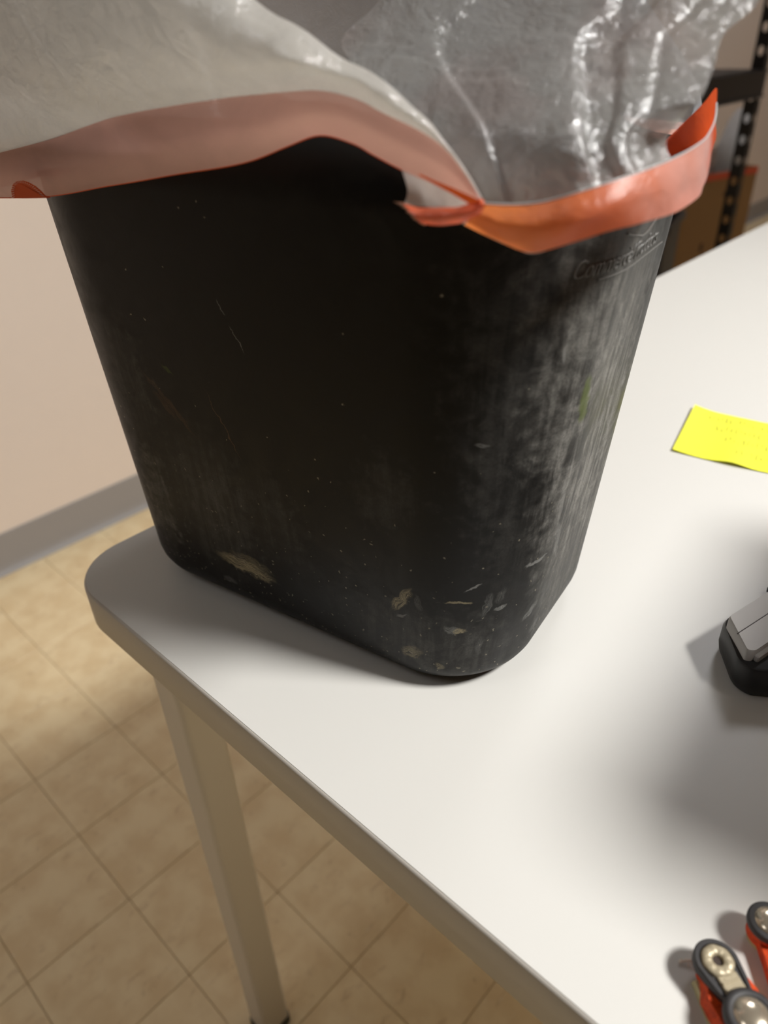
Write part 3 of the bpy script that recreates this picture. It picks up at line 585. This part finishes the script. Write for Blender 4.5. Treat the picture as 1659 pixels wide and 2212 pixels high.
bgrid.append([[c[9][0]*.76, c[9][1]*.7, .06] for c in wrapcols+[front[0]]])
Vb, Fb, Ub = sheet(bgrid, 6, 7, lambda a, b, v: wr(a, b, v, min(1, (10-b)/1.5, a+.0)))
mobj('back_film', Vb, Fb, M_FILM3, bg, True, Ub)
bh = [[c[k] for c in wrapcols+[front[0]]] for k in (0, 1, 2)]
Vc, Fc, Uc = sheet(bh, 4, 5)
mobj('back_hem', Vc, Fc, M_HEM, bg, True, Uc)
# right hem loop
hg = [[c[k] for c in HEM] for k in (0, 1, 2)]
def dh(a, b, v):
    e = noise.noise(Vector((v.x*70, v.y*70, v.z*130)))*.0007*(1 if a < 1 else .4)
    return e*min(1, b/1.5)+noise.noise(v*22)*.0008
Vr, Fr, Ur = sheet(hg, 10, 10, dh)
Ur = [(u[1], u[0]) for u in Ur]
hr = mobj('front_hem_band', Vr, Fr, M_HEM2, bg, True, Ur); hr['label'] = 'orange to pink hem band round the front right corner'
def edge_line(name, pts, r, m):
    bm = bmesh.new(); tube(bm, pts, r, 6); return bmobj(name, bm, m, bg, True)
nr = len(Vr)//21
edge_line('hem_seam', [Vr[20*nr+k] for k in range(0, 95)], .00035, M_BAGWHITE)
nl = len(Vh)//17
x = edge_line('tape_edge', [Vh[k]+Vector((0, .0002, -.0001)) for k in range(nl)], .00030, M_TAPE); x['label'] = 'thin orange edge of the drawstring under the pink hem'
# folded lower lip of the hem, a thin white film turned under it
lipg = [[[c[0][0]*.985, c[0][1]*.985+.0005, c[0][2]+.004] for c in HEM[:9]], [[c[0][0]*.989, c[0][1]*.985, c[0][2]-.0001-.0011*max(0, 1-abs(i-3)/1.4)-.0012*max(0, 1-abs(i-6.4)/1.2)] for i, c in enumerate(HEM[:9])]]
Vl, Fl, Ul = sheet(lipg, 2, 8)
mobj('hem_lip', Vl, Fl, M_BAGWHITE, bg, True, Ul)
# tall wrinkled sheet behind the right hem
def ds(a, b, v):
    t = b
    fold = .0010*math.tanh((t-3.5+.1*a)/.10) + .0014*math.tanh((t-8.1+.12*a)/.16)-.0013*math.tanh((t-9.3+.10*a)/.12)+.0010*math.exp(-((t-10.4+.05*a)/.2)**2)
    crease = .0010*math.exp(-((a-4.1-.25*math.sin(t*1.1))/.05)**2)+.0008*math.exp(-((a-4.45-.3*math.sin(t*.8+1))/.05)**2)
    n = noise.noise(Vector((v.x*22, 0, v.z*22)))*.0030
    r = noise.noise(Vector((v.x*45, 3, v.z*70)))*.0010+abs(noise.noise(Vector((v.x*90+v.z*50, 5, v.z*190))))*.0009+abs(noise.noise(Vector((v.x*150-v.z*60, 9, v.z*260))))*.0005
    wrk = .30+2.0*math.exp(-((t-7.9)/1.1)**2)+.4*math.exp(-((t-11)/.9)**2)
    k = min(1, a/1.5)
    return (fold+crease+n+r*wrk)*k
Vs, Fs, Us = sheet(SHEET, 10, 10, ds)
Us = [(u[1]/12, u[0]/8) for u in Us]
sh = mobj('standing_film', Vs, Fs, M_FILM2, bg, True, Us); sh['label'] = 'wrinkled translucent film standing up behind the front right hem'

# torn tab and drawstring where the hem is cut (u, v, z on the front wall)
Vt, Ft, Ut = sheet([FLAP_T, FLAP_M, FLAP_B], 6, 6, lambda a, b, v: noise.noise(v*160)*.0009)
x = mobj('torn_tab', Vt, Ft, M_FLAP, bg, True, Ut); x['label'] = 'torn translucent tab of film at the hem cut-out'
Vt, Ft, Ut = sheet([STRIP_T, STRIP_M, STRIP_B], 6, 8, lambda a, b, v: noise.noise(v*190)*.0006)
x = mobj('torn_strip', Vt, Ft, mat_film('torn_strip_film', srgb(244, 120, 84), .3, .25, .4, 0, (1, 1, 1), .4), bg, True, Ut); x['label'] = 'orange strip with a ragged torn end'
Vt, Ft, Ut = sheet([TAPE_T, TAPE_B], 3, 6)
x = mobj('drawstring', Vt, Ft, M_TAPE, bg, True, Ut); x['label'] = 'bright orange drawstring tape showing at the cut-out'
# little fold closing the corner where tape and strip meet
bm = bmesh.new()
a = Vector(STRIP_T[-1]); tube(bm, [a+Vector((-.0008, -.0002, .0005)), a+Vector((.0003, -.0006, -.0001)), a+Vector((.0006, -.0006, -.0012)), a+Vector((-.0004, -.0002, -.0024))], [.0006, .0009, .0009, .0005], 8)
bmobj('tape_fold', bm, M_TAPE, bg, True)
# ragged fibres along the torn end
bm = bmesh.new()
ends = [Vector(STRIP_T[0]), Vector(STRIP_M[0]), Vector(STRIP_B[0])]
for i in range(16):
    t = i/15; p = ends[0].lerp(ends[1], t*2) if t < .5 else ends[1].lerp(ends[2], t*2-1)
    L = .0008+random.random()*.0012+(.0018 if i in (0, 1) else 0)
    v0 = bm.verts.new(p+Vector((.0008, -.0002, .0003))); v1 = bm.verts.new(p+Vector((.0008, -.0002, -.0004)))
    v2 = bm.verts.new(p+Vector((-L, -.0004, .0003*random.uniform(-1, 1))))
    bm.faces.new((v0, v1, v2))
bmobj('torn_fringe', bm, M_TOOTH, bg)
# half-round cut-out at the left end with its perforated edge, tape showing through
Cn = [Vector(q) for q in NOTCH]
mid = sum(Cn, Vector())/len(Cn)
bm = bmesh.new(); n_ = len(Cn)
vs = [bm.verts.new(q+Vector((0, -.0048, 0))) for q in Cn]; vb = [bm.verts.new(q+Vector((0, -.0040, 0))) for q in Cn]
bm.faces.new(vs); bm.faces.new(vb[::-1])
for i in range(n_): bm.faces.new((vs[i], vb[i], vb[(i+1) % n_], vs[(i+1) % n_]))
x = bmobj('exposed_tape', bm, M_TAPE_DEEP, bg); x['label'] = 'deep orange tape in the half-round cut-out'
bm = bmesh.new()
arc = Cn[:9]
for i in range(len(arc)-1):
    for f in (0, .33, .66):
        p = arc[i].lerp(arc[i+1], f); q = p.lerp(mid, .20); d = (arc[i+1]-arc[i]).normalized()*.00022
        o_ = Vector((0, -.0051, 0))
        bm.faces.new([bm.verts.new(k+o_) for k in (p-d, p+d, q+d*.6, q-d*.6)])
x = bmobj('perforation_teeth', bm, M_TOOTH, bg); x['kind'] = 'stuff'

# ---------------------------------------------------------------- sticky note
nt = thing('sticky_note', 'yellow paper note with faded handwriting lying on the white table', 'note', (.262, .46, TH))
c00, c10, c01, c11 = Vector((.2623, .4595)), Vector((.2391, .5582)), Vector((.3440, .4740)), Vector((.3190, .5700))
def note_pt(s_, t, dz=0):
    p = c00.lerp(c01, s_).lerp(c10.lerp(c11, s_), t)
    z = .0006+.0035*(max(0, 1-s_/.35)**2)*(.5+.5*t)+.0028*math.exp(-((s_-.62)/.16)**2)*(1-t)
    p = p+Vector((-.0, .004*math.sin(s_*PI)))*(1-t)*-.4
    return Vector((p.x-.262, p.y-.46, z+dz))
V, F = [], []
for k, dz in ((0, 0), (1, .00015)):
    for i in range(17):
        for j in range(9): V.append(note_pt(i/16, j/8, dz))
n1 = 17*9
for i in range(16):
    for j in range(8):
        q = (i*9+j, (i+1)*9+j, (i+1)*9+j+1, i*9+j+1); F.append(q[::-1]); F.append(tuple(v+n1 for v in q))
mobj('paper', V, F, M_NOTE, nt, True)
bm = bmesh.new()
for li, (t0, s0) in enumerate(((.86, .17), (.66, .33), (.45, .47), (.24, .62))):
    s_ = s0
    while s_ < .95:
        wl = random.uniform(.012, .035)
        for k in range(random.randint(2, 3)):
            s_ = s_; a0_, a1_ = (s_+random.uniform(0, .01), t0+random.uniform(-.05, .05)), (s_+wl*random.uniform(.3, 1), t0+random.uniform(-.07, .07))
            A, B = note_pt(*a0_, .0003), note_pt(*a1_, .0003); d = (B-A).normalized().cross(Vector((0, 0, 1)))*.00055
            bm.faces.new([bm.verts.new(q) for q in (A-d, B-d, B+d, A+d)])
        s_ += wl+.028
x = bmobj('handwriting', bm, M_INK, nt); x['kind'] = 'stuff'

# ---------------------------------------------------------------- black device with pale shell
ang = math.atan2(.974, .226)-PI/2
dv = thing('handheld_device', 'black device with a pale grey ridged cover, lying on the table below the yellow note', 'device', (.3979, .2336, TH), ang)
def loft(name, profs, m, parent, smooth=True):
    V, F = [], []
    n = len(profs[0][0])
    for P, z in profs:
        for x_, y_ in P: V.append((x_, y_, z))
    for i in range(len(profs)-1):
        for k in range(n): F.append((i*n+k, i*n+(k+1) % n, (i+1)*n+(k+1) % n, (i+1)*n+k))
    F.append(tuple(range(n))[::-1]); F.append(tuple(range((len(profs)-1)*n, len(profs)*n)))
    o = mobj(name, V, F, m, parent, smooth)
    if smooth:
        md = o.modifiers.new('edge', 'EDGE_SPLIT'); md.split_angle = math.radians(40)
    return o
def round_poly(P, r, n=5):
    out = []
    P = [Vector(p) for p in P]
    for i, p in enumerate(P):
        a = (P[i-1]-p); b = (P[(i+1) % len(P)]-p)
        rr = min(r, a.length*.45, b.length*.45)
        A, B = p+a.normalized()*rr, p+b.normalized()*rr
        for k in range(n+1):
            t = k/n; q = A*(1-t)**2+p*2*t*(1-t)+B*t*t; out.append((q.x, q.y))
    return out
def inset(P, d):
    c = Vector((sum(p[0] for p in P)/len(P), sum(p[1] for p in P)/len(P)))
    return [((Vector(p)-c)*(1-d/max(.001, (Vector(p)-c).length))+c)[:] for p in P]
base = round_poly([(-.0040, .11), (-.0040, .003), (.0225, -.0190), (.0330, -.0190), (.046, -.004), (.046, .11)], .007)
loft('body', [(inset(base, .0035), 0), (inset(base, .0012), .003), (base, .008), (base, .019), (inset(base, .0012), .0215), (inset(base, .003), .0222)], M_BLACK, dv)
shell = round_poly([(.0008, .11), (.0008, .0004), (.0246, -.0165), (.0275, -.0135), (.0275, .11)], .0022)
sh_ = loft('cover', [(shell, .0200), (shell, .0285), (inset(shell, .0009), .0300)], M_PALE, dv)
bm = bmesh.new(); box(bm, .0128, .0133, -.0085, .108, .0295, .0302); bmobj('seam', bm, M_LINE, sh_)
bm = bmesh.new(); box(bm, .0262, .0300, -.012, .108, .0215, .0262, .0006, 1); bmobj('side_rail', bm, M_PALE, dv)
bm = bmesh.new(); box(bm, .0325, .0425, .004, .03, .0205, .0228, .001, 1); x = bmobj('window', bm, plain('brown_window', srgb(74, 48, 36), .3), dv); x['label'] = 'brown window in the black body'
# black tip of a pen just entering the frame above it
kn = thing('pen', 'black pen, only its tip showing at the right edge above the black device', 'pen', (.4035, .3109, TH), .25)
bm = bmesh.new(); tube(bm, [(-.004, 0, .0042), (-.002, 0, .0042), (.001, 0, .0042), (.032, 0, .0042)], [.0016, .0034, .0041, .0042], 14); bmobj('cap', bm, M_BLACK, kn, True)
bm = bmesh.new(); tube(bm, [(.032, 0, .0042), (.10, 0, .0042), (.104, 0, .0042)], [.0038, .0038, .0025], 14); bmobj('barrel', bm, M_BLACK, kn, True)
bm = bmesh.new(); box(bm, .004, .030, -.001, .001, .0080, .0092, .0003, 1); bmobj('clip', bm, M_BLACK, kn)

# ---------------------------------------------------------------- orange strap tool
ta = math.radians(-31)
tl = thing('strap_tool', 'orange webbing tool with grey rubber housing and cream metal ring, at the lower right corner', 'tool', (.4735, .0485, TH), ta)
def band(name, pts, hw, z0, z1, m, parent, edge=.0012):
    """flat strap along pts (x,y) with half width hw"""
    P = []
    for i, (x_, y_) in enumerate(pts):
        a = Vector(pts[max(i-1, 0)]); b = Vector(pts[min(i+1, len(pts)-1)]); d = (b-a).normalized(); n = Vector((-d.y, d.x))
        h = hw[i] if isinstance(hw, (list, tuple)) else hw
        P.append((Vector((x_, y_)), n, h))
    out = [(p+n*h)[:] for p, n, h in P]+[(p-n*h)[:] for p, n, h in P[::-1]]
    out = out[::-1]
    return loft(name, [(out, z0), (inset(out, -.0), (z0+z1)/2), (inset(out, edge), z1)], m, parent)
xs = [i*.004 for i in range(-1, 13)]
band('cream_webbing', [(x_+.004, .0006) for x_ in xs], [.0100+.0032*min(1, i/4) for i in range(14)], .0, .0035, M_WEB, tl)
band('orange_webbing', [(x_+.0015, .0000+.0006*math.sin(i)) for i, x_ in enumerate(xs)], [.0068+.0048*min(1, i/3) for i in range(14)], .002, .0088, M_CORD, tl, .002)
hs = []
for i in range(25):
    t = i/24*PI; hs.append((-.0092*math.sin(t), -.0092*math.cos(t)))
hs = [(.045, -.0064), (.018, -.0064), (.0085, -.0074)][::-1] and [(-.0092*math.sin(i/24*PI)*1.0, .0092*math.cos(i/24*PI)) for i in range(25)]+[(.008, -.0078), (.014, -.0062), (.046, -.0062), (.046, .0062), (.014, .0062), (.008, .0078)]
loft('rubber_housing', [(inset(hs, .0006), .0075), (hs, .009), (hs, .0118), (inset(hs, .0007), .0127), (inset(hs, .0022), .0127), (inset(hs, .0026), .0118)], M_RUBBER, tl)
# cream ring with a hole
def ring(name, cx, cy, z0, z1, ro, ri, m, parent, n=32, lumps=0):
    V, F = [], []
    prof = [(ro, z0), (ro, z1-.0008), (ro-.0008, z1), ((ro+ri)/2, z1+.0003), (ri+.0006, z1), (ri, z1-.0006), (ri, z0)]
    for i in range(n):
        a = i/n*2*PI
        for r_, z in prof:
            k = 1+lumps*math.sin(a*7)*.02
            V.append((cx+r_*k*math.cos(a), cy+r_*k*math.sin(a), z+(lumps*.0002*math.sin(a*9) if z > z1-.0005 else 0)))
    m_ = len(prof)
    for i in range(n):
        for k in range(m_-1): F.append((i*m_+k, ((i+1) % n)*m_+k, ((i+1) % n)*m_+k+1, i*m_+k+1))
    return mobj(name, V, F, m, parent, True)
rg = ring('metal_ring', 0, 0, .0112, .0138, .0064, .0021, M_CREAM, tl, lumps=1)
bm = bmesh.new()
tube(bm, [(0, 0, .0119), (0, 0, .0122)], .0023, 16)
bmobj('ring_bore', bm, plain('dark_bore', srgb(58, 44, 36), .7), rg)
bm = bmesh.new(); prism(bm, [(.0052, -.0043), (.0255, -.0046), (.0255, .0046), (.0052, .0043)], .0112, .0132, .0006, 2)
br = bmobj('metal_bar', bm, M_CREAM, tl)
for x_ in (.0078, .0105):
    bm = bmesh.new(); box(bm, x_, x_+.0009, -.0040, .0040, .0130, .0137, .0002, 1); bmobj('bar_ridge', bm, M_CREAM, br)
ring('rubber_collar', .0215, -.0012, .0120, .0158, .0102, .0066, M_RUBBER, tl)
bm = bmesh.new(); bmesh.ops.create_uvsphere(bm, u_segments=32, v_segments=16, radius=.0072)
for v in bm.verts: v.co = Vector((v.co.x+.0215, v.co.y-.0012, max(v.co.z, -.001)*.42+.0145))
bmobj('domed_rivet', bm, M_CHROME, tl, True)
# second swivel post of the same tool (local coordinates of the tool)
def L2(x_, y_):
    d = Vector((x_-.4735, y_-.0485)); c, s = math.cos(-ta), math.sin(-ta)
    return (c*d.x-s*d.y, s*d.x+c*d.y)
px_, py_ = L2(.4832, .0775)
def disc(name, cx, cy, r, z0, z1, m, parent, bev=.0006):
    bm = bmesh.new(); prism(bm, [(cx+r*math.cos(i/32*2*PI), cy+r*math.sin(i/32*2*PI)) for i in range(32)], z0, z1, bev, 2)
    o = bmobj(name, bm, m, parent, True); md = o.modifiers.new('edge', 'EDGE_SPLIT'); md.split_angle = math.radians(50); return o
disc('post_base', px_, py_, .0062, 0, .0045, M_WEB, tl)
disc('orange_sleeve', px_, py_, .0074, .004, .0118, M_CORD, tl)
disc('rubber_washer', px_, py_, .0088, .0115, .0145, M_RUBBER, tl, .001)
bm = bmesh.new(); bmesh.ops.create_uvsphere(bm, u_segments=32, v_segments=16, radius=.0062)
for v in bm.verts: v.co = Vector((v.co.x+px_, v.co.y+py_, max(v.co.z, -.001)*.4+.0142))
bmobj('domed_cap', bm, M_CHROME, tl, True)
q0 = Vector((px_, py_)); q1 = Vector((.040, 0))
band('link_webbing', [(q0.lerp(q1, k/8)+Vector((.012*math.sin(k/8*PI), 0)))[:] for k in range(9)], .0045, .002, .0075, M_CORD, tl)
# frayed thread
th_ = thing('frayed_thread', 'short frayed pale thread sticking out left of the orange webbing tool', 'thread', (.4611, .0448, TH))
def w2(x_, y_, z): return (x_-.4611, y_-.0448, z)
bm = bmesh.new()
tube(bm, [w2(.4690, .0517, .0030), w2(.4660, .0490, .0024), w2(.4640, .0472, .0014), w2(.4622, .0456, .0010), w2(.4611, .0450, .0007)], [.0005, .0005, .0007, .0006, .0003], 6)
bmobj('strand', bm, M_THREAD, th_, True)
for A, B in (((.4640, .0472), (.4652, .0450)), ((.4632, .0464), (.4628, .0480)), ((.4622, .0457), (.4612, .0462)), ((.4650, .0481), (.4658, .0466)), ((.4618, .0453), (.4620, .0441))):
    bm = bmesh.new(); a, b = Vector(w2(*A, .0012)), Vector(w2(*B, .0008)); tube(bm, [a, a.lerp(b, .5)+Vector((0, 0, .0006)), b], [.0003, .00025, .00012], 5)
    bmobj('fibre', bm, M_THREAD, th_)

# ---------------------------------------------------------------- shelving rack beyond the table
rk = thing('shelving_rack', 'black slotted steel shelving rack standing beyond the table by the wall', 'shelf', (-.565, 2.83, 0))
def post_mesh():
    bm = bmesh.new(); H = 1.9; W = .042; pit = .0665; n = int(H/pit)
    # two perforated flanges: one faces -y (local x from 0 to W), one faces +x (local y from 0 to W*.8)
    for axis, Wd in ((0, W), (1, .034)):
        for th in (0, .002):
            for k in range(n):
                z0 = k*pit; z1 = z0+pit; cx, cz = Wd/2, (z0+z1)/2
                oct_ = [(cx+.0095*math.cos(a/10*2*PI), cz+.0150*math.sin(a/10*2*PI)) for a in range(10)]
                rect = [(Wd, cz), (Wd, z1), (cx*1.3, z1), (cx*.7, z1), (0, z1), (0, cz), (0, z0), (cx*.7, z0), (cx*1.3, z0), (Wd, z0)]
                rect = [(Wd, cz), (Wd, z1-.012), (Wd, z1), (0, z1), (0, z1-.012), (0, cz), (0, z0+.012), (0, z0), (Wd, z0), (Wd, z0+.012)]
                mk = lambda u, z: bm.verts.new((u, th, z) if axis == 0 else (Wd*0+.058-th if False else W-th, u, z))
                A = [mk(*p) for p in oct_]; B = [mk(*p) for p in rect]
                for i in range(10): bm.faces.new((A[i], A[(i+1) % 10], B[(i+1) % 10], B[i]))
    bmesh.ops.remove_doubles(bm, verts=bm.verts, dist=.00005)
    me = bpy.data.meshes.new('post'); bm.to_mesh(me); bm.free(); me.materials.append(M_STEEL_BLACK); return me
pm = post_mesh()
for (x_, y_) in ((-.04, -.02), (-.04, -.96), (-.50, -.02), (-.50, -.96)):
    o = bpy.data.objects.new('post', pm); o.location = (x_, y_, 0); link(o, rk)
for z0 in (.86, 1.55):
    for x_ in (-.006, -.47):
        bm = bmesh.new(); box(bm, x_, x_+.012, -.94, .01, z0-.03, z0+.05); box(bm, x_-.006, x_+.018, -.94, .01, z0-.03, z0-.024); box(bm, x_-.006, x_+.018, -.94, .01, z0+.044, z0+.05)
        bmobj('beam', bm, M_STEEL_BLACK, rk)
    for y_ in (-.94, .0):
        bm = bmesh.new(); box(bm, -.46, -.01, y_, y_+.01, z0, z0+.042); bmobj('cross_bar', bm, M_STEEL_BLACK, rk)
    bm = bmesh.new(); box(bm, -.455, -.008, -.925, -.004, z0+.036, z0+.052); bmobj('shelf_board', bm, M_STEEL_BLACK, rk)

# cardboard box standing on the floor behind the rack post, with things sticking out of it
def open_box(name, label, PR, PL, depth, H, m, tape):
    PR, PL = Vector(PR), Vector(PL); L = (PR-PL).length; a = math.atan2(PR.y-PL.y, PR.x-PL.x)
    t = thing(name, label, 'box', (PL.x, PL.y, 0), a)       # local x along the front, local +y towards the wall
    th = .006
    for nm, q in (('front_panel', (0, L, 0, th, 0, H)), ('back_panel', (0, L, depth-th, depth, 0, H)), ('side_panel', (0, th, th, depth-th, 0, H)), ('side_panel', (L-th, L, th, depth-th, 0, H)), ('bottom_panel', (th, L-th, th, depth-th, 0, th))):
        bm = bmesh.new(); box(bm, *q, .0008, 1); bmobj(nm, bm, m, t)
    bm = bmesh.new(); box(bm, -.001, L+.001, -.0015, .0, H-.028, H); box(bm, L, L+.0015, -.001, depth, H-.028, H); x = bmobj('top_tape', bm, tape, t); x['label'] = 'red-orange strip along the top edge'
    bm = bmesh.new(); pm_ = plain('brown_print', srgb(82, 58, 36), .8); box(bm, .42, .50, -.0012, 0, H-.10, H-.082); bmobj('printed_mark', bm, pm_, t)
    bm = bmesh.new(); box(bm, .33, .35, -.0012, 0, .17, .21); bmobj('printed_mark', bm, pm_, t)
    return t
cb = open_box('cardboard_box', 'tall brown cardboard box with a red-orange top edge behind the rack post', (-.775, 3.60), (-.950, 3.00), .16, .50, M_CARD, M_RED)
# white plastic bag standing in the box
wb = thing('plastic_bag', 'crumpled white plastic bag sticking out of the cardboard box', 'bag', (-.895, 3.51, .008))
V, F = [], []
prof = [(.0, .045, .045), (.2, .05, .05), (.46, .054, .055), (.54, .062, .06), (.60, .062, .050), (.66, .05, .03), (.70, .03, .018), (.72, .012, .008)]
for i in range(29):
    z, a, b = cr(prof, i/4)
    for k in range(32):
        t = k/32*2*PI; f = 1+.16*noise.noise(Vector((math.cos(t)*2, math.sin(t)*2, z*9)))
        V.append((a*f*math.cos(t)+.02*(z/.7)**2, b*f*math.sin(t)+.03*(z/.7)**2, z))
for i in range(28):
    for k in range(32): F.append((i*32+k, i*32+(k+1) % 32, (i+1)*32+(k+1) % 32, (i+1)*32+k))
F.append(tuple(range(32))[::-1]); F.append(tuple(range(28*32, 29*32)))
mobj('bag_body', V, F, M_BAGWHITE, wb, True)
# translucent tub in the box
tu = thing('plastic_tub', 'pinkish translucent tub sticking out of the cardboard box beside the white bag', 'tub', (-.930, 3.355, .008))
bm = bmesh.new(); prism(bm, rrect(-.033, .033, -.055, .055, .016, 5), 0, .575, .006)
bmobj('tub_body', bm, mat_film('pink_tub', srgb(196, 170, 160), .3, .3, .3, .05), tu)
bm = bmesh.new(); prism(bm, rrect(-.035, .035, -.058, .058, .018, 5), .572, .590, .003)
bmobj('tub_lid', bm, plain('pale_lid', srgb(178, 160, 150), .4), tu)
# dark crate and black bag low in the rack
cr_ = thing('grey_crate', 'blue-grey plastic crate standing low beside the rack, behind the bin rim', 'crate', (-.80, 2.62, 0), .25)
for nm, q in (('wall_panel', (-.10, .10, -.14, -.134, .02, .45)), ('wall_panel', (-.10, .10, .134, .14, .02, .45)), ('wall_panel', (-.10, -.094, -.134, .134, .02, .45)), ('wall_panel', (.094, .10, -.134, .134, .02, .45)), ('base', (-.10, .10, -.14, .14, 0, .02))):
    bm = bmesh.new(); box(bm, *q, .001, 1); bmobj(nm, bm, M_GREYBAG, cr_)
bm = bmesh.new()
for q in ((-.112, .112, -.152, -.14), (-.112, .112, .14, .152), (-.112, -.10, -.14, .14), (.10, .112, -.14, .14)): box(bm, *q, .425, .45, .001, 1)
bmobj('rim', bm, M_GREYBAG, cr_)
bx = thing('black_case', 'black case on the floor in front of the blue-grey crate', 'case', (-.50, 2.36, 0), .2)
bm = bmesh.new(); box(bm, -.09, .09, -.13, .13, 0, .30, .02, 3); bmobj('shell', bm, M_BLACK, bx)
bm = bmesh.new(); tube(bm, [(0, -.05, .298), (0, -.05, .33), (0, .05, .33), (0, .05, .298)], .007, 8); bmobj('handle', bm, M_BLACK, bx)

# box added out of view to cast soft shade on the table's right side
ct = thing('shade_carton', 'closed brown box added unseen on the table to shade its right side', 'box', (.655, .315, TH), .12)
bm = bmesh.new(); box(bm, -.085, .085, -.14, .14, 0, .28, .001, 1); bmobj('shade_carton_body', bm, M_CARD, ct)
bm = bmesh.new(); box(bm, -.025, .025, -.141, .141, .2795, .2808); bmobj('packing_tape', bm, M_CREAM, ct)
